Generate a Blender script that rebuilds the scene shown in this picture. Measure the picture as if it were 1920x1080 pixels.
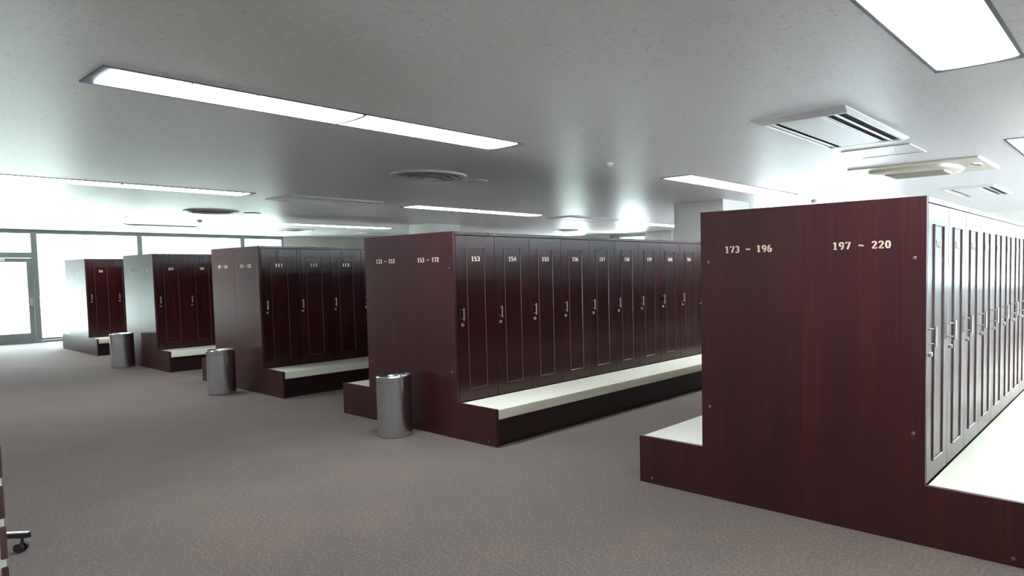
import bpy, bmesh, math, random
from mathutils import Matrix, Vector
random.seed(4)
for o in list(bpy.data.objects): bpy.data.objects.remove(o)
S = bpy.context.scene
C = S.collection
PI = math.pi
# ---------------------------------------------------------------- camera
def cam_basis(yaw, pitch, roll):
    fw = Vector((-math.sin(yaw)*math.cos(pitch), math.cos(yaw)*math.cos(pitch), math.sin(pitch)))
    rt = Vector((math.cos(yaw), math.sin(yaw), 0)); up = rt.cross(fw)
    return rt*math.cos(roll)+up*math.sin(roll), -rt*math.sin(roll)+up*math.cos(roll), fw
rt, up, fw = cam_basis(0.6629, -0.0532, -0.0153)
cd = bpy.data.cameras.new('camera'); cam = bpy.data.objects.new('camera', cd); C.objects.link(cam)
cam.matrix_world = Matrix(((rt.x, up.x, -fw.x, 1.741), (rt.y, up.y, -fw.y, -3.941), (rt.z, up.z, -fw.z, 1.5994), (0, 0, 0, 1)))
cd.sensor_fit = 'HORIZONTAL'; cd.sensor_width = 36; cd.lens = 1254.16/1920*36
cd.shift_x = -227.09/1920; cd.shift_y = 30.97/1920; cd.clip_end = 500; cd.clip_start = 0.05
S.camera = cam
# ---------------------------------------------------------------- world, sun, exposure
S.view_settings.view_transform = 'Standard'; S.view_settings.look = 'None'
S.view_settings.gamma = 1; S.view_settings.use_curve_mapping = False
S.view_settings.exposure = 0.66
W = bpy.data.worlds.new('world'); S.world = W; W.use_nodes = True
bg = W.node_tree.nodes['Background']; bg.inputs[0].default_value = (0.76, 0.88, 1.0, 1); bg.inputs[1].default_value = 1.0
wt = W.node_tree; tcw = wt.nodes.new('ShaderNodeTexCoord'); dp = wt.nodes.new('ShaderNodeVectorMath'); dp.operation = 'DOT_PRODUCT'
dp.inputs[1].default_value = (.45, .89, 0); mr = wt.nodes.new('ShaderNodeMapRange')   # the sky is brighter on the far right side
mr.inputs['From Min'].default_value = -.45; mr.inputs['From Max'].default_value = .89; mr.inputs['To Min'].default_value = 5.2; mr.inputs['To Max'].default_value = 19.0
wt.links.new(tcw.outputs['Generated'], dp.inputs[0]); wt.links.new(dp.outputs['Value'], mr.inputs['Value']); sx = wt.nodes.new('ShaderNodeSeparateXYZ'); wt.links.new(tcw.outputs['Generated'], sx.inputs[0])
mz = wt.nodes.new('ShaderNodeMapRange'); mz.inputs['From Min'].default_value = .12; mz.inputs['From Max'].default_value = .7      # overcast sky: brighter towards the zenith
mz.inputs['To Min'].default_value = .22; mz.inputs['To Max'].default_value = 7.0; wt.links.new(sx.outputs[2], mz.inputs['Value'])
mm = wt.nodes.new('ShaderNodeMath'); mm.operation = 'MULTIPLY'; wt.links.new(mr.outputs[0], mm.inputs[0]); wt.links.new(mz.outputs[0], mm.inputs[1])
wt.links.new(mm.outputs[0], bg.inputs[1])
sd = bpy.data.lights.new('sun', 'SUN'); sd.energy = 70; sd.angle = 0.02; sd.color = (1, .98, .95)
sun = bpy.data.objects.new('sun', sd); C.objects.link(sun)
sun.rotation_euler = Vector((0.0, -0.55, 0.83)).to_track_quat('Z', 'Y').to_euler()
LAMP = 15.0
def portal(name, loc, rot, sx, sy):
    l = bpy.data.lights.new(name, 'AREA'); l.shape = 'RECTANGLE'; l.size = sx; l.size_y = sy
    l.cycles.is_portal = True
    o = bpy.data.objects.new(name, l); C.objects.link(o); o.location = loc; o.rotation_euler = rot
    return o
XL, XR, YN, YF, CZ = -20.2, 5.2, -10.0, 13.6, 2.8
portal('portal_left', (XL-.16, 1.85, 1.43), (0, -PI/2, 0), 2.6, 8.6)
portal('portal_right', (XR+.22, 8.25, 1.43), (0, PI/2, 0), 2.7, 9.5)
portal('portal_far_d', (-5.5, YF+.22, 1.9), (-PI/2, 0, 0), 4.0, 1.7)
portal('portal_far', (3.4, YF+.22, 1.9), (-PI/2, 0, 0), 3.2, 1.7)
portal('portal_far_b', (-12.2, YF+.22, 1.9), (-PI/2, 0, 0), 1.6, 1.7)
portal('portal_far_c', (-14.7, YF+.22, 1.9), (-PI/2, 0, 0), 1.4, 1.7)
# ---------------------------------------------------------------- materials
def mat(name, col, rough=.5, metal=0, spec=.5, emit=None, es=0):
    m = bpy.data.materials.new(name); m.use_nodes = True; b = m.node_tree.nodes['Principled BSDF']
    b.inputs['Base Color'].default_value = (*col, 1); b.inputs['Roughness'].default_value = rough
    b.inputs['Metallic'].default_value = metal; b.inputs['Specular IOR Level'].default_value = spec
    if emit: b.inputs['Emission Color'].default_value = (*emit, 1); b.inputs['Emission Strength'].default_value = es
    return m
def nodes(m): return m.node_tree.nodes, m.node_tree.links, m.node_tree.nodes['Principled BSDF']
def texnoise(m, scale, coord='Object', stretch=(1, 1, 1), detail=4, rough=.6, rand=False):
    N, L, b = nodes(m); tc = N.new('ShaderNodeTexCoord'); mp = N.new('ShaderNodeMapping'); nz = N.new('ShaderNodeTexNoise')
    mp.inputs['Scale'].default_value = stretch; nz.inputs['Scale'].default_value = scale
    nz.inputs['Detail'].default_value = detail; nz.inputs['Roughness'].default_value = rough
    L.new(tc.outputs[coord], mp.inputs[0]); L.new(mp.outputs[0], nz.inputs[0])
    if rand:
        oi = N.new('ShaderNodeObjectInfo'); mu = N.new('ShaderNodeVectorMath'); mu.operation = 'SCALE'
        cx = N.new('ShaderNodeCombineXYZ')
        for i in range(3): L.new(oi.outputs['Random'], cx.inputs[i])
        L.new(cx.outputs[0], mu.inputs[0]); mu.inputs['Scale'].default_value = 40; L.new(mu.outputs[0], mp.inputs['Location'])
    return nz
def ramp(m, src, stops):
    N, L, b = nodes(m); r = N.new('ShaderNodeValToRGB'); e = r.color_ramp.elements
    while len(e) < len(stops): e.new(.5)
    for i, (p, c) in enumerate(stops): e[i].position = p; e[i].color = (*c, 1) if len(c) == 3 else c
    L.new(src, r.inputs[0]); return r
def mahogany(name, k=1.0, rough=.24, spec=.5):
    m = mat(name, (.05, .01, .01), rough, spec=spec); N, L, b = nodes(m)
    fine = texnoise(m, 1, stretch=(70, 70, 1.3), detail=5, rough=.65, rand=True)
    wide = texnoise(m, 1, stretch=(5, 5, .35), detail=2, rand=True)
    r = ramp(m, fine.outputs['Fac'], [(.3, (.050*k, .0085*k, .011*k)), (.7, (.105*k, .016*k, .019*k))])
    r2 = ramp(m, wide.outputs['Fac'], [(.35, (.76, .80, .84)), (.65, (1.16, 1.0, 1.0))])
    mx = N.new('ShaderNodeMix'); mx.data_type = 'RGBA'; mx.blend_type = 'MULTIPLY'; mx.inputs[0].default_value = 1
    L.new(r.outputs[0], mx.inputs[6]); L.new(r2.outputs[0], mx.inputs[7]); L.new(mx.outputs[2], b.inputs['Base Color'])
    bp = N.new('ShaderNodeBump'); bp.inputs['Strength'].default_value = .04; bp.inputs['Distance'].default_value = .002
    L.new(fine.outputs['Fac'], bp.inputs['Height']); L.new(bp.outputs[0], b.inputs['Normal'])
    return m
M = {}
M['wood'] = mahogany('mahogany', .38); M['panelwood'] = mahogany('mahogany_panel', .56, .36, .45)
M['trimwood'] = mat('mahogany_molding', (.085, .040, .042), .24, spec=.8)
M['base'] = mahogany('mahogany_plinth', .2, .4)
M['brass'] = mat('pale_brass', (.88, .76, .55), .35, .2)
M['steel'] = mat('satin_steel', (.50, .48, .46), .3, 1)
M['cap'] = mat('dull_metal_cap', (.22, .19, .18), .35, .7)
M['cream'] = mat('cream_vinyl', (.8, .78, .65), .42, spec=.5)
nz = texnoise(M['cream'], 60); N, L, b = nodes(M['cream'])
r = ramp(M['cream'], nz.outputs['Fac'], [(.3, (.80, .78, .62)), (.7, (.89, .87, .72))]); L.new(r.outputs[0], b.inputs['Base Color'])
bp = N.new('ShaderNodeBump'); bp.inputs['Strength'].default_value = .08; L.new(nz.outputs['Fac'], bp.inputs['Height']); L.new(bp.outputs[0], b.inputs['Normal'])
# carpet
m = M['carpet'] = mat('carpet', (.3, .25, .2), .9, spec=.3); N, L, b = nodes(m)
b.inputs['Sheen Weight'].default_value = .10; b.inputs['Sheen Roughness'].default_value = .45
n1 = texnoise(m, 55, detail=6, rough=.75); n2 = texnoise(m, 1.1, detail=3)
n3 = texnoise(m, 260, detail=2)
r1 = ramp(m, n1.outputs['Fac'], [(.3, (.088, .066, .052)), (.5, (.150, .120, .097)), (.72, (.255, .212, .177))])
r2 = ramp(m, n2.outputs['Fac'], [(.35, (.92, .93, .95)), (.65, (1.06, 1.04, 1.0))])
mx = N.new('ShaderNodeMix'); mx.data_type = 'RGBA'; mx.blend_type = 'MULTIPLY'; mx.inputs[0].default_value = 1
L.new(r1.outputs[0], mx.inputs[6]); L.new(r2.outputs[0], mx.inputs[7]); L.new(mx.outputs[2], b.inputs['Base Color'])
bp = N.new('ShaderNodeBump'); bp.inputs['Strength'].default_value = .5; bp.inputs['Distance'].default_value = .01
L.new(n3.outputs['Fac'], bp.inputs['Height']); L.new(bp.outputs[0], b.inputs['Normal'])
# ceiling: rock wool board with fine pits
m = M['ceil'] = mat('ceiling_board', (.74, .74, .72), .38, spec=.5); N, L, b = nodes(m)
n1 = texnoise(m, 38, detail=5, rough=.7); n2 = texnoise(m, 1, stretch=(50, 110, 50), detail=3)
r1 = ramp(m, n1.outputs['Fac'], [(.32, (.62, .62, .61)), (.42, (.87, .87, .87)), (.7, (.90, .90, .90))])
L.new(r1.outputs[0], b.inputs['Base Color'])
bp = N.new('ShaderNodeBump'); bp.inputs['Strength'].default_value = .25; bp.inputs['Distance'].default_value = .004
L.new(n2.outputs['Fac'], bp.inputs['Height']); L.new(bp.outputs[0], b.inputs['Normal'])
m = M['wall'] = mat('painted_wall', (.72, .71, .67), .6, spec=.3); N, L, b = nodes(m)
n1 = texnoise(m, 120); bp = N.new('ShaderNodeBump'); bp.inputs['Strength'].default_value = .1
L.new(n1.outputs['Fac'], bp.inputs['Height']); L.new(bp.outputs[0], b.inputs['Normal'])
M['white'] = mat('white_enamel', (.78, .78, .76), .35)
M['offwhite'] = mat('ivory_plastic', (.70, .66, .56), .4)
M['grille'] = mat('beige_grille', (.42, .39, .33), .5)
M['dark'] = mat('dark_slot', (.02, .02, .025), .6)
M['grey'] = mat('grey_lip', (.35, .35, .36), .5)
M['frame'] = mat('window_frame_bronze', (.2, .22, .215), .4, .2)
M['lampframe'] = mat('lamp_frame', (.10, .11, .13), .5)
M['lamp'] = mat('lamp_diffuser', (.8, .8, .8), .5, emit=(.83, .90, 1.0), es=LAMP)
M['fin'] = mat('lamp_fin', (.55, .55, .65), .4)
M['tile'] = mat('brick_tile', (.085, .03, .03), .5)
M['black'] = mat('black_plastic', (.02, .02, .022), .45)
M['chrome'] = mat('polished_metal', (.8, .8, .8), .18, 1)
M['fabric'] = mat('dark_fabric', (.03, .03, .035), .9)
m = M['can'] = mat('brushed_steel', (.60, .62, .64), .22, 1); N, L, b = nodes(m)
n1 = texnoise(m, 1, stretch=(6, 6, 900), detail=3); bp = N.new('ShaderNodeBump'); bp.inputs['Strength'].default_value = .05
bp.inputs['Distance'].default_value = .001
L.new(n1.outputs['Fac'], bp.inputs['Height']); L.new(bp.outputs[0], b.inputs['Normal'])
m = M['grass'] = mat('lawn_grass', (.16, .30, .05), .9, spec=.1)
nz = texnoise(m, 3, detail=6); r = ramp(m, nz.outputs['Fac'], [(.3, (.15, .163, .14)), (.7, (.20, .215, .19))])
N, L, b = nodes(m); L.new(r.outputs[0], b.inputs['Base Color'])
M['concrete'] = mat('terrace_concrete', (.46, .46, .46), .8)
# architectural glass
m = bpy.data.materials.new('window_glass'); m.use_nodes = True; N = m.node_tree.nodes; L = m.node_tree.links; N.clear()
out = N.new('ShaderNodeOutputMaterial'); mxs = N.new('ShaderNodeMixShader'); tr = N.new('ShaderNodeBsdfTransparent')
tr.inputs[0].default_value = (.93, .96, .95, 1); gl = N.new('ShaderNodeBsdfGlossy'); gl.inputs['Roughness'].default_value = .02
fr = N.new('ShaderNodeFresnel'); fr.inputs[0].default_value = 1.3
L.new(fr.outputs[0], mxs.inputs[0]); L.new(tr.outputs[0], mxs.inputs[1]); L.new(gl.outputs[0], mxs.inputs[2]); L.new(mxs.outputs[0], out.inputs[0])
M['glass'] = m
# ---------------------------------------------------------------- mesh helpers
def box(bm, x0, x1, y0, y1, z0, z1, bev=0):
    vs = [bm.verts.new((x, y, z)) for x in (x0, x1) for y in (y0, y1) for z in (z0, z1)]
    fs = [(0, 1, 3, 2), (4, 6, 7, 5), (0, 4, 5, 1), (2, 3, 7, 6), (0, 2, 6, 4), (1, 5, 7, 3)]
    F = [bm.faces.new([vs[i] for i in f]) for f in fs]
    if bev:
        es = list({e for f in F for e in f.edges})
        bmesh.ops.bevel(bm, geom=es, offset=bev, segments=2, profile=.6, affect='EDGES')
def prism(bm, pts, a0, a1, axis='y', bev=0):
    def P(p, a): return {'y': (p[0], a, p[1]), 'z': (p[0], p[1], a), 'x': (a, p[0], p[1])}[axis]
    A = [bm.verts.new(P(p, a0)) for p in pts]; B = [bm.verts.new(P(p, a1)) for p in pts]; n = len(pts)
    F = [bm.faces.new(A), bm.faces.new(B[::-1])]
    for i in range(n): F.append(bm.faces.new((A[i], B[i], B[(i+1) % n], A[(i+1) % n])))
    if bev:
        es = list({e for f in F for e in f.edges})
        bmesh.ops.bevel(bm, geom=es, offset=bev, segments=2, profile=.6, affect='EDGES')
def lathe(bm, prof, cx=0, cy=0, cz=0, n=40, close=False, axis='z'):
    rings = []
    for r, z in prof:
        ring = []
        for k in range(n):
            a = 2*PI*k/n; p = (r*math.cos(a), r*math.sin(a), z)
            if axis == 'x': p = (z, r*math.cos(a), r*math.sin(a))
            if axis == 'y': p = (r*math.cos(a), z, r*math.sin(a))
            ring.append(bm.verts.new((p[0]+cx, p[1]+cy, p[2]+cz)))
        rings.append(ring)
    m_ = len(rings)
    for i in range(m_ if close else m_-1):
        a, b_ = rings[i], rings[(i+1) % m_]
        for k in range(n): bm.faces.new((a[k], a[(k+1) % n], b_[(k+1) % n], b_[k]))
    if not close:
        for ring in (rings[0], rings[-1]):
            if prof[rings.index(ring)][0] > 1e-5: bm.faces.new(ring)
def tube(bm, p, q, r, n=12):
    p, q = Vector(p), Vector(q); d = (q-p).normalized(); u = d.orthogonal().normalized(); v = d.cross(u)
    A = [bm.verts.new(p+r*(u*math.cos(2*PI*k/n)+v*math.sin(2*PI*k/n))) for k in range(n)]
    B = [bm.verts.new(q+r*(u*math.cos(2*PI*k/n)+v*math.sin(2*PI*k/n))) for k in range(n)]
    for k in range(n): bm.faces.new((A[k], A[(k+1) % n], B[(k+1) % n], B[k]))
    bm.faces.new(A); bm.faces.new(B)
def obj(name, bm, m, parent=None, smooth=False, loc=None):
    bmesh.ops.remove_doubles(bm, verts=bm.verts, dist=1e-6)
    bmesh.ops.recalc_face_normals(bm, faces=bm.faces)
    me = bpy.data.meshes.new(name); bm.to_mesh(me); bm.free(); me.materials.append(m)
    if smooth:
        for p in me.polygons: p.use_smooth = True
        try: me.set_sharp_from_angle(angle=math.radians(35))
        except Exception: pass
    o = bpy.data.objects.new(name, me); C.objects.link(o)
    if parent: o.parent = parent
    if loc: o.location = loc
    return o
def tag(o, label, cat, group=None, kind=None):
    o['label'] = label; o['category'] = cat
    if group: o['group'] = group
    if kind: o['kind'] = kind
    return o
def thing(name, label, cat, loc=(0, 0, 0), rz=0, group=None):
    o = bpy.data.objects.new(name, None); C.objects.link(o); o.location = loc; o.rotation_euler = (0, 0, rz); o.empty_display_size = .1
    return tag(o, label, cat, group)
def struct(name, bm, m, label, cat, parent=None):
    o = obj(name, bm, m, parent)
    if not parent: tag(o, label, cat, kind='structure')
    return o
def nb(): return bmesh.new()
def dup(o, parent=None):
    c = o.copy(); C.objects.link(c); c.parent = parent
    for ch in list(o.children):
        if not ch.name.startswith('locker_number'): dup(ch, c)
    return c
# ---------------------------------------------------------------- lettering: pen strokes with slab serifs
def arc(cx, cy, rx, ry, a0, a1, n=12):
    return [(cx+rx*math.cos(math.radians(a0+(a1-a0)*i/n)), cy+ry*math.sin(math.radians(a0+(a1-a0)*i/n))) for i in range(n+1)]
GL = {
 '0': [arc(.32, .5, .22, .43, 0, 360, 24)],
 '1': [[(.12, .80), (.34, .95)], [(.34, .96), (.34, .05)], [(.12, .05), (.56, .05)]],
 '2': [arc(.31, .70, .21, .23, 170, -35, 14)+[(.10, .07)], [(.08, .07), (.58, .07), (.58, .2)]],
 '3': [arc(.29, .73, .20, .21, 155, -90, 12), arc(.29, .28, .23, .23, 90, -155, 14)],
 '4': [[(.42, .95), (.05, .30), (.62, .30)], [(.42, .95), (.42, .05)], [(.28, .05), (.56, .05)]],
 '5': [[(.55, .92), (.16, .92), (.13, .55)], arc(.29, .32, .24, .27, 125, -150, 16)],
 '6': [arc(.44, .50, .33, .46, 95, 200, 12), arc(.32, .30, .22, .25, 0, 360, 20)],
 '7': [[(.08, .78), (.08, .92), (.58, .92), (.28, .05)]],
 '8': [arc(.32, .72, .18, .21, 0, 360, 20), arc(.32, .28, .23, .24, 0, 360, 20)],
 '9': [arc(.32, .68, .22, .25, 0, 360, 20), arc(.20, .50, .34, .45, 20, -80, 12)],
 '~': [[(.06, .42), (.16, .52), (.28, .52), (.42, .42), (.54, .42), (.62, .52)]],
}
def stroke(bm, pts, T, thick=.215, thin=.10, depth=1.0):
    Lp = []; n = len(pts)
    for i, (x, y) in enumerate(pts):
        a = pts[max(i-1, 0)]; c = pts[min(i+1, n-1)]
        if n > 4 and pts[0] == pts[-1] or (abs(pts[0][0]-pts[-1][0]) < 1e-6 and abs(pts[0][1]-pts[-1][1]) < 1e-6 and n > 4):
            a = pts[i-1] if i else pts[-2]; c = pts[i+1] if i < n-1 else pts[1]
        dx, dy = c[0]-a[0], c[1]-a[1]; l = math.hypot(dx, dy) or 1; dx /= l; dy /= l
        h = .5*(thin+(thick-thin)*abs(dy)); Lp.append((x-dy*h, y+dx*h, x+dy*h, y-dx*h))
    for zf in (0, 1):
        V = [(bm.verts.new(T(a, b_, zf)), bm.verts.new(T(c, d_, zf))) for a, b_, c, d_ in Lp]
        for i in range(n-1): bm.faces.new((V[i][0], V[i][1], V[i+1][1], V[i+1][0]))
        if zf == 0: V0 = V
    for i in range(n-1):
        bm.faces.new((V0[i][0], V0[i+1][0], V[i+1][0], V[i][0])); bm.faces.new((V0[i][1], V0[i+1][1], V[i+1][1], V[i][1]))
def text_bm(txt, h, pitch, T, depth=.003):
    """T(u, v, d): u to the right, v up, d outward (m). centred on u=0, baseline v=0"""
    bm = nb(); tot = pitch*len(txt); x = -tot/2
    for ch in txt:
        if ch in GL:
            for pts in GL[ch]: stroke(bm, pts, lambda a, b_, d, x=x: T(x+(a-.32)*h*1.08+pitch/2, b_*h, d*depth))
        x += pitch
    return bm
# ---------------------------------------------------------------- setting
bm = nb(); box(bm, XL-.1, XR+.1, YN-.1, YF+.1, -.1, 0)
struct('floor', bm, M['carpet'], 'brown grey speckled carpet covering the locker room floor', 'floor')
LAMPS = [(-3.235, -2.72, .48), (-9.0, -2.72, .48), (-14.75, -2.72, .48), (-3.235, 3.38, 6.62), (-8.97, 3.2, 6.4), (-14.72, 3.2, 6.4),
         (-9.05, 9.4, 12.6), (.875, -2.6, .59), (.80, 3.47, 6.67),
         (-3.235, -8.9, -5.7), (-9.0, -8.9, -5.7), (-14.75, -8.9, -5.7), (-3.235, 9.4, 12.6)]  # unseen lamps on this line, added to lift the dark ceiling and panels
LW = .235
# ceiling slab with recesses for the lamps
xs = sorted({XL-.9, XR+.1} | {round(x-LW, 4) for x, *_ in LAMPS} | {round(x+LW, 4) for x, *_ in LAMPS})
ys = sorted({YN-.1, YF+.1} | {y for _, y, _ in LAMPS} | {y for _, _, y in LAMPS})
bm = nb(); V = {}
def gv(x, y, z):
    k = (x, y, z)
    if k not in V: V[k] = bm.verts.new(k)
    return V[k]
for i in range(len(xs)-1):
    for j in range(len(ys)-1):
        cx, cy = (xs[i]+xs[i+1])/2, (ys[j]+ys[j+1])/2
        if any(abs(cx-x) < LW and a < cy < b_ for x, a, b_ in LAMPS): continue
        bm.faces.new((gv(xs[i], ys[j], CZ), gv(xs[i+1], ys[j], CZ), gv(xs[i+1], ys[j+1], CZ), gv(xs[i], ys[j+1], CZ)))
x0, x1, y0, y1 = xs[0], xs[-1], ys[0], ys[-1]
top = [bm.verts.new(p) for p in ((x0, y0, CZ+.3), (x1, y0, CZ+.3), (x1, y1, CZ+.3), (x0, y1, CZ+.3))]; bm.faces.new(top)
o = obj('ceiling', bm, M['ceil']); tag(o, 'off-white pitted ceiling board with recessed lamps', 'ceiling', kind='structure')
bm = nb()
for a in ((x0-.05, x0, y0, y1), (x1, x1+.05, y0, y1), (x0-.05, x1+.05, y0-.05, y0), (x0-.05, x1+.05, y1, y1+.05)): box(bm, *a, CZ-.0, CZ+.3)
struct('trim_1', bm, M['wall'], 'pale roof edge fascia above the outer walls', 'trim')
# walls
bm = nb(); box(bm, XR, XR+.2, YN, 3.5, 0, CZ); box(bm, XR, XR+.2, 3.5, 13, 2.76, CZ); box(bm, XR, XR+.2, 13, YF, 0, CZ); struct('wall_right', bm, M['wall'], 'pale painted wall behind the bench of lockers 197 to 220', 'wall')
bm = nb(); box(bm, XL-.2, 2.9, YN-.2, YN, 0, CZ); box(bm, 5.0, XR+.2, YN-.2, YN, 0, CZ); box(bm, 2.9, 5.0, YN-.2, YN, 2.4, CZ); struct('wall_near', bm, M['wall'], 'pale painted wall behind the viewpoint', 'wall')
bm = nb(); box(bm, XL-.2, XL, 6.1, 7.4, 0, CZ); box(bm, XL-.2, XL, YN, -1.9, 0, CZ); box(bm, XL-.8, XL-.6, 7.2, YF, 0, CZ); box(bm, XL-.6, XL-.2, 7.2, 7.4, 0, CZ)
struct('wall_left', bm, M['wall'], 'pale wall beyond the glazing, stepping back towards the far corner', 'wall')
WF = [(-15.3, -14.02), (-12.95, -11.41), (1.8, 4.9), (-7.5, -3.5)]
bm = nb(); xx = XL-.8
for a, c in sorted(WF):
    box(bm, xx, a, YF, YF+.2, 0, CZ); box(bm, a, c, YF, YF+.2, 0, 1.05); box(bm, a, c, YF, YF+.2, 2.76, CZ); xx = c
box(bm, xx, XR+.2, YF, YF+.2, 0, CZ); box(bm, -10.75, -10.3, YF-.12, YF, 0, CZ)
struct('wall_far', bm, M['wall'], 'pale far wall above the lockers with dark framed windows', 'wall')
for i, (a, c) in enumerate(WF):
    lj = .42 if i == 1 else .08
    bm = nb(); box(bm, a, a+lj, YF+.04, YF+.14, 1.05, 2.76); box(bm, c-.05, c, YF+.04, YF+.14, 1.05, 2.76)
    box(bm, a+lj, c-.05, YF+.04, YF+.14, 1.05, 1.12); box(bm, a+lj, c-.05, YF+.04, YF+.14, 2.66, 2.76)
    if c-a > 3:
        for k in (1, 2): box(bm, a+(c-a)*k/3-.03, a+(c-a)*k/3+.03, YF+.05, YF+.13, 1.12, 2.66)
    w = struct('window_%d' % (i+5 if i < 3 else 8), bm, M['frame'], ['dark framed window at the left end of the far wall', 'small dark framed window with a wide left jamb beside the pale column', 'wide window in the far wall beyond the bench of lockers 197 to 220', 'wide window in the far wall hidden behind the nearest island'][i], 'window')
    bm = nb(); box(bm, a+lj, c-.05, YF+.088, YF+.094, 1.12, 2.66); obj('window_pane', bm, M['glass'], w)
# left glazing
posts = [-5.6, -3.4, -1.02, .06, 2.26, 4.89, 6.06]
def bay(n, y0, y1, label):
    bm = nb(); box(bm, XL-.14, XL-.02, y0-.0, y0+.055, 0, 2.76); box(bm, XL-.14, XL-.02, y1-.055, y1, 0, 2.76)
    box(bm, XL-.14, XL-.02, y0+.055, y1-.055, 2.70, 2.76); box(bm, XL-.14, XL-.02, y0+.055, y1-.055, 0, .10)
    w = struct('window_%d' % n, bm, M['frame'], label, 'window')
    bm = nb(); box(bm, XL-.083, XL-.077, y0+.055, y1-.055, .10, 2.70); obj('window_pane', bm, M['glass'], w)
bay(9, -1.9, -1.02, 'full height window directly left of the glass door')
bay(2, .06, 2.26, 'full height window directly right of the glass door, behind lockers 25 and 26')
bay(3, 2.26, 4.89, 'wide blown-out window seen above lockers 69 and 70')
bay(4, 4.89, 6.10, 'narrow window at the right end of the glazed wall, above lockers 111')
bm = nb(); box(bm, XL-.2, XL, -2.4, 6.1, 2.76, CZ); struct('trim_2', bm, M['frame'], 'dark head strip along the top of the glazed wall', 'trim')
bm = nb(); box(bm, XL-.14, XL+.10, -2.4, .48, 0, .05, .005); struct('trim_3', bm, M['frame'], 'dark threshold at the foot of the glass door', 'trim')
bm = nb(); ya, yb = -1.02, .06
box(bm, XL-.14, XL-.02, ya, ya+.055, 0, 2.76); box(bm, XL-.14, XL-.02, yb-.055, yb, 0, 2.76)
box(bm, XL-.14, XL-.02, ya+.055, yb-.055, 2.70, 2.76); box(bm, XL-.14, XL-.02, ya+.055, yb-.055, 2.10, 2.23)
d = struct('door_1', bm, M['frame'], 'glass door with dark frame and transom light in the left glazed wall', 'door')
bm = nb(); box(bm, XL-.10, XL-.04, ya+.06, ya+.15, .05, 2.09); box(bm, XL-.10, XL-.04, yb-.16, yb-.06, .05, 2.09)
box(bm, XL-.10, XL-.04, ya+.15, yb-.16, 2.0, 2.09); box(bm, XL-.10, XL-.04, ya+.15, yb-.16, .05, .24)
lf = obj('door_leaf', bm, M['frame'], d)
bm = nb(); box(bm, XL-.073, XL-.067, ya+.15, yb-.16, .24, 2.0); obj('door_glass', bm, M['glass'], lf)
bm = nb(); box(bm, XL-.04, XL-.02, yb-.14, yb-.08, .92, 1.10, .004); tube(bm, (XL-.02, yb-.11, 1.02), (XL+.04, yb-.11, 1.02), .01); tube(bm, (XL+.035, yb-.11, 1.02), (XL+.035, yb-.24, 1.02), .01)
obj('door_handle', bm, M['steel'], lf)
bm = nb(); box(bm, XL-.04, XL+.02, yb-.80, yb-.56, 2.02, 2.08, .005); obj('door_closer', bm, M['white'], lf)
bm = nb(); box(bm, XL-.083, XL-.077, ya+.055, yb-.055, 2.23, 2.70); obj('transom_pane', bm, M['glass'], d)
bm = nb()
for k in range(9): yk = 3.5+9.5*k/8; box(bm, XR+.05, XR+.15, yk-(.05 if k else 0), yk+(.05 if k < 8 else 0), 0, 2.76)
w = struct('window_12', bm, M['frame'], 'row of guessed full height windows added in the right wall beyond the frame', 'window')  # unseen glazing, added to brighten the right side and its reflections
bm = nb(); box(bm, XR+.09, XR+.096, 3.55, 12.95, 0, 2.76); obj('window_pane', bm, M['glass'], w)
bm = nb()
for a in ((2.9, 2.97), (3.92, 3.98), (4.93, 5.0)): box(bm, *a, YN-.14, YN-.06, 0, 2.4)
for a in ((0, .1), (2.32, 2.4)): box(bm, 2.97, 3.92, YN-.14, YN-.06, *a); box(bm, 3.98, 4.93, YN-.14, YN-.06, *a)
w = struct('door_2', bm, M['frame'], 'guessed glazed double door added in the unseen wall behind the viewpoint', 'door')  # unseen door, added for the bright streak reflected in the bins
bm = nb(); box(bm, 2.97, 4.93, YN-.103, YN-.097, .1, 2.32); obj('door_glass', bm, M['glass'], w)
portal('portal_near', (3.95, YN-.22, 1.2), (PI/2, 0, 0), 2.1, 2.4)
# columns
bm = nb(); box(bm, -5.30, -4.26, 6.35, 7.30, 0, CZ); struct('trim_4', bm, M['wall'], 'square pale column rising behind lockers 153 to 172', 'column')
bm = nb(); box(bm, -13.30, -12.42, 6.1, 7.0, 0, CZ); struct('trim_5', bm, M['wall'], 'square pale column rising behind the lockers numbered 133 to 152', 'column')
# outside
bm = nb(); box(bm, XL-70, XL-1.6, -60, 70, -.35, -.25); tag(obj('lawn', bm, M['grass']), 'sunlit green lawn outside the glazed wall', 'lawn', kind='stuff')
bm = nb(); box(bm, XL-1.6, XL-.2, -12, 16, -.3, -.05); struct('trim_6', bm, M['concrete'], 'pale terrace strip outside the glazed wall', 'terrace')
bm = nb(); box(bm, XL-1.6, 60, YF+.3, YF+60, -.35, -.25); box(bm, XR+.3, 60, -40, YF+.3, -.35, -.25); box(bm, XL-1.6, XR+.3, -40, YN-.3, -.35, -.25); tag(obj('terrace', bm, M['concrete']), 'pale sunlit terrace paving added outside the far and right windows', 'terrace', kind='structure')  # unseen paving, added to bounce sunlight up onto the ceiling
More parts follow.
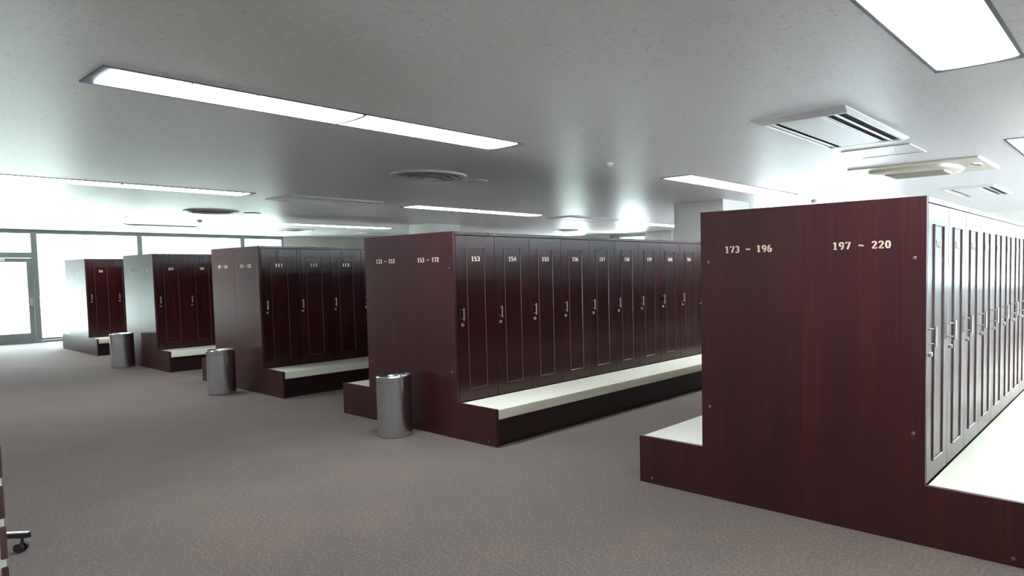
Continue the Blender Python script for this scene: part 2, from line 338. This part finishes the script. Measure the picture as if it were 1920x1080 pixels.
# ---------------------------------------------------------------- lockers
P = .4733; Y0 = .03; ZB = .347; ZD = 1.942; ZT = 1.98
def locker_master(depth):
    t = bpy.data.objects.new('locker', None); C.objects.link(t); t.empty_display_size = .1
    # local frame: +x outwards, y along the row, face at x=0
    bm = nb(); box(bm, -depth+.003, -.022, .001, P-.001, .02, ZD+.003); obj('locker_body', bm, M['base'], t)
    bm = nb(); box(bm, -.021, 0, .0025, P-.0025, ZB+.003, ZD, .0015); dr = obj('locker_door', bm, M['wood'], t)
    bm = nb(); a, b_, c, d_ = .122, .345, .455, 1.83; w = .009
    # bead molding: mitred frame with a peaked section
    sec = [(0, 0), (.0, .004), (.002, .008), (.006, .008), (w, .004), (w, 0)]
    rings = []
    for off, hgt in sec:
        rings.append([bm.verts.new((hgt, y, z)) for y, z in ((a+off, c+off), (b_-off, c+off), (b_-off, d_-off), (a+off, d_-off))])
    for i in range(len(rings)-1):
        for k in range(4): bm.faces.new((rings[i][k], rings[i][(k+1) % 4], rings[i+1][(k+1) % 4], rings[i+1][k]))
    obj('door_molding', bm, M['trimwood'], dr)
    bm = nb(); y = .055
    tube(bm, (0, y, 1.232), (.034, y, 1.232), .0045); tube(bm, (0, y, 1.148), (.034, y, 1.148), .0045); tube(bm, (.032, y, 1.130), (.032, y, 1.250), .0075)
    h = obj('handle', bm, M['steel'], dr, True)
    bm = nb(); lathe(bm, [(.0165, 0), (.0165, .004), (.0135, .007), (.0135, .013), (.004, .013), (.004, .010)], 0, .058, 1.088, 20, axis='x')
    obj('lock', bm, M['steel'], dr, True)
    return t
def make_row(X, w, side, nums, label_for, masters, skip=(), detail=True):
    """side +1: faces +X with numbers rising away from the end panel; -1: faces -X"""
    for i, n in enumerate(nums):
        if i in skip: continue
        first = masters.pop(('m', w), None) if detail else None
        t = masters[('keep', w)] if first else dup(masters[('keep', w)])
        if side > 0: t.location = (X+w, Y0+P*i, 0); t.rotation_euler = (0, 0, 0)
        else: t.location = (X-w, Y0+P*(i+1), 0); t.rotation_euler = (0, 0, PI)
        tag(t, label_for(i, n), 'locker', 'lockers numbered %d to %d' % (nums[0], nums[-1]))
        if detail:
            dr = [c for c in t.children if c.name.startswith('locker_door')][0]
            bm = text_bm(str(n), .046, .0365, lambda u, v, d: (d, .2335+u, 1.698+v))
            obj('locker_number', bm, M['brass'], dr)
ORD = ('first second third fourth fifth sixth seventh eighth ninth tenth eleventh twelfth thirteenth fourteenth fifteenth sixteenth seventeenth '
       'eighteenth nineteenth twentieth twenty-first twenty-second twenty-third twenty-fourth').split()
ISN = ['farthest', 'second farthest', 'middle', 'second nearest', 'nearest']
ISL = [(-16.4224, .7662, 1, 24, 25, 48), (-12.3955, .7662, 49, 68, 69, 88), (-8.3762, .7662, 89, 110, 111, 132),
       (-4.2469, .7662, 133, 152, 153, 172), (0.0, .737, 173, 196, 197, 220)]
B_ = .5572
masters = {}
for w in (.7662, .737): masters[('keep', w)] = locker_master(w); masters[('m', w)] = True
caps_lathe = lambda bm, x, z: lathe(bm, [(.0105, 0), (.0105, -.0015), (.007, -.003), (.003, -.0035)], x, 0, z, 16, axis='y')
for k, (X, w, a, b_, c, d_) in enumerate(ISL):
    nL, nR = b_-a+1, d_-c+1
    col = {1: (6.1, 7.0), 3: (6.35, 7.3)}.get(k)
    skip = [i for i in range(nL) if col and Y0+P*i < col[1]+.02 and Y0+P*(i+1) > col[0]-.02]
    make_row(X, w, 1, list(range(c, d_+1)), lambda i, n, k=k: 'mahogany locker %d, %s from the end panel of the %s island' % (n, ORD[i], ISN[k]), masters)
    make_row(X, w, -1, list(range(a, b_+1)), lambda i, n, k=k: 'mahogany locker, %s on the hidden left side of the %s island' % (ORD[i], ISN[k]), masters, skip, False)
    # top boards
    for s, n, (na, nbb) in ((1, nR, (c, d_)), (-1, nL, (a, b_))):
        segs = [(Y0, Y0+P*n)]
        if s < 0 and skip: segs = [(Y0, Y0+P*skip[0]), (Y0+P*(skip[-1]+1), Y0+P*n)]
        for q, (ya, yb) in enumerate(segs):
            sfx = ('', ', nearer part')[len(segs) > 1] if q == 0 else ', farther part'
            bm = nb(); xa, xb = sorted((X+s*.002, X+s*(w+.001)))
            yy = ya
            step = P*2
            while yy < yb-.01:
                y2 = min(yy+step, yb); box(bm, xa, xb, yy+.0008, y2-.0008, ZD+.006, ZT-.001, .0012); yy = y2
            o = obj('top_board', bm, M['wood']); tag(o, 'mahogany top board capping lockers %d to %d%s' % (na, nbb, sfx), 'top board', 'top boards of the locker rows')
            # bench
            t = thing('bench', 'low cream padded bench in front of lockers %d to %d%s' % (na, nbb, sfx), 'bench', (X+s*w, ya, 0), 0, 'benches along the locker rows')
            ln = yb-ya
            bm = nb(); xa, xb = sorted((s*.004, s*(B_-.036))); box(bm, xa, xb, .001, ln, 0, .246); obj('bench_base', bm, M['base'], t)
            seg = 4*P; yy = 0; 
            while yy < ln-.01:
                y2 = min(yy+seg, ln); xa, xb = sorted((s*.003, s*(B_-.002)))
                bm = nb(); box(bm, xa, xb, yy+.002, y2-.001, .250, .341, .007); obj('cushion', bm, M['cream'], t, True); yy = y2
    # end panel halves
    for s, (na, nbb) in ((-1, (a, b_)), (1, (c, d_))):
        side = 'left' if s < 0 else 'right'
        t = thing('end_panel', 'stepped mahogany end panel half bearing the numbers %d ~ %d' % (na, nbb), 'end panel', (X, 0, 0), 0, 'end panels facing the aisle')
        pts = [(s*.0006, .002), (s*(w+B_), .002), (s*(w+B_), ZB), (s*w, ZB), (s*w, ZT), (s*.0006, ZT)]
        bm = nb(); prism(bm, pts, 0, .028, 'y', .0018); obj('panel_board', bm, M['panelwood'], t)
        txt = '%d ~ %d' % (na, nbb)
        bm = text_bm(txt, .046, .039, lambda u, v, d: (u, -d, 1.695+v))
        lab = obj('number_lettering', bm, M['brass'], t); lab.location = (s*.372, 0, 0)
        for x_, z_ in ((w-.062, 1.637), (w-.062, .64), (w+B_-.112, .042)):
            bm = nb(); caps_lathe(bm, 0, 0); cp = obj('screw_cap', bm, M['cap'], t, True); cp.location = (s*x_, 0, z_)
# ---------------------------------------------------------------- waste bins
def make_bin(label, x, y, r, h):
    t = thing('waste_bin', label, 'waste bin', (x, y, 0), 0, 'steel waste bins against the end panels')
    bm = nb(); lathe(bm, [(r*.97, 0), (r*.985, .012), (r, .015), (r, h-.055), (r-.004, h-.053), (r-.004, .02)], n=64); obj('bin_body', bm, M['can'], t, True)
    bm = nb(); lathe(bm, [(r+.0015, h-.052), (r+.002, h-.008), (r-.004, h), (r-.018, h-.002), (r-.040, h-.016), (r-.045, h-.03), (r-.047, h-.05), (r-.006, h-.052)], n=64, close=True); obj('bin_rim', bm, M['can'], t, True)
    bm = nb(); lathe(bm, [(r-.048, h-.045), (0.0001, h-.05)], n=48); obj('bin_lid', bm, M['can'], t, True)
    return t
make_bin('nearest brushed steel bin, before the end panel lettered 133 ~ 152', -4.125, -.26, .162, .60)
make_bin('middle brushed steel bin, before the end panel lettered 89 ~ 110', -8.19, -.29, .168, .60)
make_bin('farthest brushed steel bin, before the end panel lettered 49 ~ 68', -12.65, -.22, .172, .60)
# ---------------------------------------------------------------- ceiling lamps
lamp_labels = {
 0: 'long recessed ceiling lamp nearest above the aisle before lockers 153', 1: 'long recessed ceiling lamp cut by the left edge of the photo',
 2: 'farthest left ceiling lamp, washed out near the glazed wall', 3: 'recessed ceiling lamp in front of the pale column at the upper right',
 4: 'recessed ceiling lamp above lockers 111 to 132, beyond the round diffuser', 5: 'recessed ceiling lamp low above the 111 locker island, farthest of the middle row',
 6: 'recessed ceiling lamp deepest in the room, ending behind the pale column', 7: 'large bright ceiling lamp at the upper right corner of the photo',
 8: 'ceiling lamp just entering at the right edge above lockers 197 to 220',
 9: 'added unseen ceiling lamp behind the viewpoint, before the second nearest island', 10: 'added unseen ceiling lamp behind the viewpoint, before the middle island', 11: 'added unseen ceiling lamp behind the viewpoint, before the farthest islands',
 12: 'added unseen ceiling lamp hidden behind the nearest island'}
for i, (x, y0, y1) in enumerate(LAMPS):
    ln = y1-y0
    t = thing('ceiling_lamp', lamp_labels[i], 'ceiling lamp', (x, y0, CZ), 0, 'recessed ceiling lamps')
    w = LW
    bm = nb()   # rim and recess box
    for a in ((-w-.012, -w+.010, -.012, ln+.012), (w-.010, w+.012, -.012, ln+.012), (-w+.010, w-.010, -.012, .010), (-w+.010, w-.010, ln-.010, ln+.012)):
        box(bm, a[0], a[1], a[2], a[3], -.006, .0005)
    # sloping end plates
    for e in (0, 1):
        q = [(.004, 0), (.055, .002), (.055, .09), (.004, .09)]
        if e: q = [(ln-p_, z_) for p_, z_ in q]
        prism(bm, q, -w+.006, w-.006, 'x')
    box(bm, -w, w, 0.002, ln-.002, .115, .12); box(bm, -w-.0, -w+.005, .002, ln-.002, 0, .118); box(bm, w-.005, w, .002, ln-.002, 0, .118)
    obj('lamp_frame', bm, M['lampframe'], t)
    bm = nb(); n = 10; prof = []
    for k in range(n+1):
        a = PI*k/n; prof.append((-math.cos(a)*(w-.012), -.002-.013*math.sin(a)))
    A = [bm.verts.new((p_[0], .056, p_[1])) for p_ in prof]; Bv = [bm.verts.new((p_[0], ln-.056, p_[1])) for p_ in prof]
    for k in range(n): bm.faces.new((A[k], A[k+1], Bv[k+1], Bv[k]))
    bm.faces.new(A); bm.faces.new(Bv)
    obj('lamp_diffuser', bm, M['lamp'], t, True)
    for k in range(1, 8):   # ribs over the joints of the curved covers
        yy = .056+(ln-.112)*k/8; hw = .012 if k == 4 else .004
        spans = [(0, n)] if k == 4 else [(0, 3), (n-3, n)]
        for a, c in spans:
            bm = nb(); lo = [(px, pz-.003) for px, pz in prof[a:c+1]]; hi = [(px, pz+.002) for px, pz in prof[a:c+1]]
            q = [[bm.verts.new((px, y_, pz)) for px, pz in lo+hi[::-1]] for y_ in (yy-hw, yy+hw)]; m_ = len(q[0])
            for z_ in range(m_): bm.faces.new((q[0][z_], q[0][(z_+1) % m_], q[1][(z_+1) % m_], q[1][z_]))
            h_ = m_//2
            for q_ in q:
                for z_ in range(h_-1): bm.faces.new((q_[z_], q_[z_+1], q_[m_-2-z_], q_[m_-1-z_]))
            obj('cover_rib', bm, M['fin'], t)
# ---------------------------------------------------------------- round diffusers
def round_vent(label, x, y, r):
    t = thing('ceiling_diffuser', label, 'air diffuser', (x, y, CZ), 0, 'round ceiling air diffusers')
    bm = nb(); lathe(bm, [(r*.99, .0), (r, -.012), (r*.9, -.026), (r*.80, -.012), (r*.78, -.0)], n=64, close=True); obj('outer_ring', bm, M['white'], t, True)
    for q, (ro, z) in enumerate(((.74, -.030), (.52, -.040), (.30, -.046))):
        bm = nb(); lathe(bm, [(r*ro, z), (r*(ro-.10), z+.022), (r*(ro-.11), z+.022), (r*(ro-.012), z-.003)], n=56, close=True); obj('cone_ring', bm, M['white'], t, True)
    bm = nb(); lathe(bm, [(r*.13, -.03), (r*.11, -.048), (.001, -.052)], n=32); obj('center_disc', bm, M['white'], t, True)
    bm = nb(); lathe(bm, [(r*.79, -.001), (r*.79, -.004), (.001, -.004)], n=48); obj('duct_opening', bm, M['grey'], t)
round_vent('round ringed air diffuser right of the long near lamp, nearest of its kind', -5.41, 1.13, .46)
round_vent('round ringed air diffuser above lockers 69 and 70', -12.22, 1.15, .45)
round_vent('round air diffuser far back above lockers 111, under a lamp', -16.6, 4.75, .50)
round_vent('round air diffuser deepest in the room, above lockers 157', -12.2, 10.75, .42)
def disc(label, x, y, r):
    bm = nb(); lathe(bm, [(r, 0), (r, -.006), (r*.9, -.012), (.001, -.012)], n=36)
    tag(obj('ceiling_speaker', bm, M['white'], None, True, (x, y, CZ)), label, 'ceiling speaker', 'flat round covers on the ceiling')
disc('flat round cover beside the nearest ringed air diffuser', -5.40, 1.86, .15)
disc('flat round cover beside the diffuser above lockers 69', -12.17, 1.85, .15)
disc('small flat round cover above lockers 111, left of the far diffuser', -17.36, 4.39, .14)
disc('small flat round cover above lockers 112, right of the far diffuser', -18.4, 6.18, .13)
disc('small flat round cover above lockers 154', -11.75, 7.6, .13)
def smoke(label, x, y):
    t = thing('smoke_detector', label, 'smoke detector', (x, y, CZ), 0, 'smoke detectors on the ceiling')
    bm = nb(); lathe(bm, [(.055, 0), (.055, -.018), (.048, -.026), (.03, -.028)], n=32); obj('detector_base', bm, M['white'], t, True)
    bm = nb(); lathe(bm, [(.040, -.027), (.042, -.042), (.034, -.052), (.001, -.055)], n=32); obj('detector_dome', bm, M['offwhite'], t, True)
smoke('small domed smoke detector on the bare ceiling above lockers 158', -3.17, 1.93)
smoke('small domed smoke detector above lockers 70, near the window wall', -14.67, 1.81)
smoke('small domed smoke detector peeking over the 173 ~ 196 end panel', -3.22, 7.85)
# ---------------------------------------------------------------- air conditioner panels
def ac_panel(label, cx, y0, y1, w=.79):
    t = thing('air_conditioner', label, 'air conditioner', (cx, y0, CZ), 0, 'slotted ceiling air conditioner panels')
    ln = y1-y0; h = w/2; D = .028
    def ring(bm, x0, x1, ya, yb, z): return [bm.verts.new(p_) for p_ in ((x0, ya, z), (x1, ya, z), (x1, yb, z), (x0, yb, z))]
    bm = nb(); R_ = [ring(bm, -h, h, 0, ln, 0), ring(bm, -h, h, 0, ln, -.006), ring(bm, -h+.03, h-.03, .13, ln-.05, -D),
                     ring(bm, -h+.05, h-.05, .15, ln-.07, -D), ring(bm, -h+.05, h-.05, .15, ln-.07, -.008)]
    for i in range(4):
        for k in range(4): bm.faces.new((R_[i][k], R_[i][(k+1) % 4], R_[i+1][(k+1) % 4], R_[i+1][k]))
    obj('frame', bm, M['white'], t)
    bm = nb(); box(bm, -h+.17, h-.25, .152, ln-.072, -D+.002, -.012, .003); obj('center_panel', bm, M['ceil'], t)
    bm = nb(); box(bm, -h+.052, h-.052, .152, ln-.072, -.012, -.009); obj('slot_interior', bm, M['dark'], t)
    for xa, xb in ((-h+.070, -h+.125), (h-.245, h-.215), (h-.165, h-.125)):
        bm = nb(); prism(bm, [(xa, -D+.010), (xb, -D+.002), (xb, -D+.006), (xa, -D+.014)], .152, ln-.072, 'y'); obj('louver', bm, M['white'], t)
ac_panel('slotted square ceiling air conditioner nearest, above the 197 ~ 220 lettering', -.51, 1.05, 2.70)
ac_panel('slotted ceiling air conditioner farthest right, just above the numbered door tops of the right row', -.60, 7.45, 9.15)
ac_panel('slotted ceiling air conditioner between the left and middle lamps', -9.0, .92, 2.46, .86)
ac_panel('slotted ceiling air conditioner above lockers 156 and 157, past the middle lamp', -8.85, 6.95, 8.68)
ac_panel('slotted ceiling air conditioner near the glazed wall above lockers 49 ~ 88', -17.08, .93, 2.50)
ac_panel('slotted ceiling air conditioner far back above the 133 ~ 152 lettering', -17.0, 6.9, 8.2)
t = thing('access_hatch', 'small rectangular ceiling hatch with white frame behind the nearest air conditioner', 'hatch', (-.55, 3.34, CZ))
bm = nb()
for a in ((-.35, .35, -.30, -.27), (-.35, .35, .27, .30), (-.35, -.31, -.27, .27), (.31, .35, -.27, .27)): box(bm, *a, -.010, 0, .002)
obj('hatch_frame', bm, M['white'], t)
bm = nb(); box(bm, -.305, .305, -.265, .265, -.005, 0); obj('hatch_panel', bm, M['ceil'], t)
# cassette unit with rounded pod
t = thing('air_conditioner', 'ivory ceiling air conditioner with rounded pod and oval outlet', 'air conditioner', (-.58, 4.97, CZ))
bm = nb(); box(bm, -.74, .74, -.60, .60, -.020, 0, .006); obj('mounting_plate', bm, M['offwhite'], t)
def stadium(x0, x1, hy, n=12):
    r_ = hy; return [(x1-r_*.45+r_*.45*math.cos(math.radians(a)), hy*math.sin(math.radians(a))) for a in [-90+180*i/n for i in range(n+1)]] + \
                   [(x0+r_*.45+r_*.45*math.cos(math.radians(a)), hy*math.sin(math.radians(a))) for a in [90+180*i/n for i in range(n+1)]]
bm = nb(); sec = [(-.64, .46, .44, -.018), (-.62, .44, .42, -.050), (-.56, .38, .36, -.066)]
rs = [[bm.verts.new((px, py, z)) for px, py in stadium(x0, x1, hy)] for x0, x1, hy, z in sec]
for i in range(2):
    for k in range(len(rs[0])): bm.faces.new((rs[i][k], rs[i][(k+1) % len(rs[0])], rs[i+1][(k+1) % len(rs[0])], rs[i+1][k]))
bm.faces.new(rs[2]); obj('pod', bm, M['offwhite'], t, True)
bm = nb(); box(bm, -.40, .30, -.22, .22, -.078, -.064, .003)
for k in range(12): box(bm, -.38, .28, -.20+.034*k, -.192+.034*k, -.081, -.077)
obj('intake_grille', bm, M['grille'], t)
bm = nb(); prism(bm, [(.60+.07*math.cos(2*PI*k/20), .20*math.sin(2*PI*k/20)) for k in range(20)], -.032, -.019, 'z', .003); ou = obj('outlet', bm, M['chrome'], t, True)
# ---------------------------------------------------------------- brick pillar and chair at the left edge
t = thing('brick_pillar', 'dark red brick pillar with wide pale joints at the lower left edge', 'pillar', (0, 0, 0)); t.location = (-.449, -3.625, 0)
bm = nb(); box(bm, -.605, -.003, -.605, -.003, 0, CZ-.001, .004); obj('mortar_core', bm, mat('pale_mortar', (.62, .60, .57), .8), t)
for k in range(28):
    z = .017+.1*k; bm = nb()
    if z+.082 > CZ: break
    off = .0 if k % 2 else .11
    for fx in range(3):
        a = -.61+fx*.21-(off if fx else 0); c = min(a+.195 if fx else -.61+.195-off, 0)
        if fx == 2: c = 0
        box(bm, a, c, -.014, 0, z, z+.082, .005)
        box(bm, a, c, -.61, -.598, z, z+.082, .005)
        box(bm, -.014, 0, a, min(c, -.016), z, z+.082, .005)
        box(bm, -.61, -.598, a, min(c, -.016), z, z+.082, .005)
    obj('brick_course', bm, M['tile'], t)
t = thing('rolling_stand', 'wheeled stand whose polished foot and caster show past the brick pillar', 'stand', (-3.68, -3.34, 0), .75)
for k in range(3):
    R_ = Matrix.Rotation(2*PI*k/3, 4, 'Z')
    bm = nb(); prism(bm, [(.03, -.022), (.34, -.014), (.36, 0), (.34, .014), (.03, .022)], .085, .115, 'z', .004); bmesh.ops.transform(bm, matrix=R_, verts=bm.verts)
    lg = obj('leg', bm, M['black'], t, True)
    bm = nb(); box(bm, .05, .35, -.011, .011, .113, .119, .002); bmesh.ops.transform(bm, matrix=R_, verts=bm.verts); obj('polished_strip', bm, M['chrome'], lg)
    bm = nb(); tube(bm, (.31, 0, .05), (.31, 0, .088), .008)
    for q in (-1, 1): lathe(bm, [(.026, -.008), (.028, 0), (.026, .008)], .30, q*.016, .0285, 20, axis='y')
    tube(bm, (.30, -.02, .0285), (.30, .02, .0285), .006); bmesh.ops.transform(bm, matrix=R_, verts=bm.verts); obj('caster', bm, M['black'], lg, True)
bm = nb(); tube(bm, (0, 0, .08), (0, 0, 1.1), .016, 20); obj('pole', bm, M['chrome'], t, True)
bm = nb(); lathe(bm, [(.02, 1.09), (.11, 1.10), (.115, 1.115), (.11, 1.12), (.001, 1.12)], n=32); obj('tray', bm, M['black'], t, True)
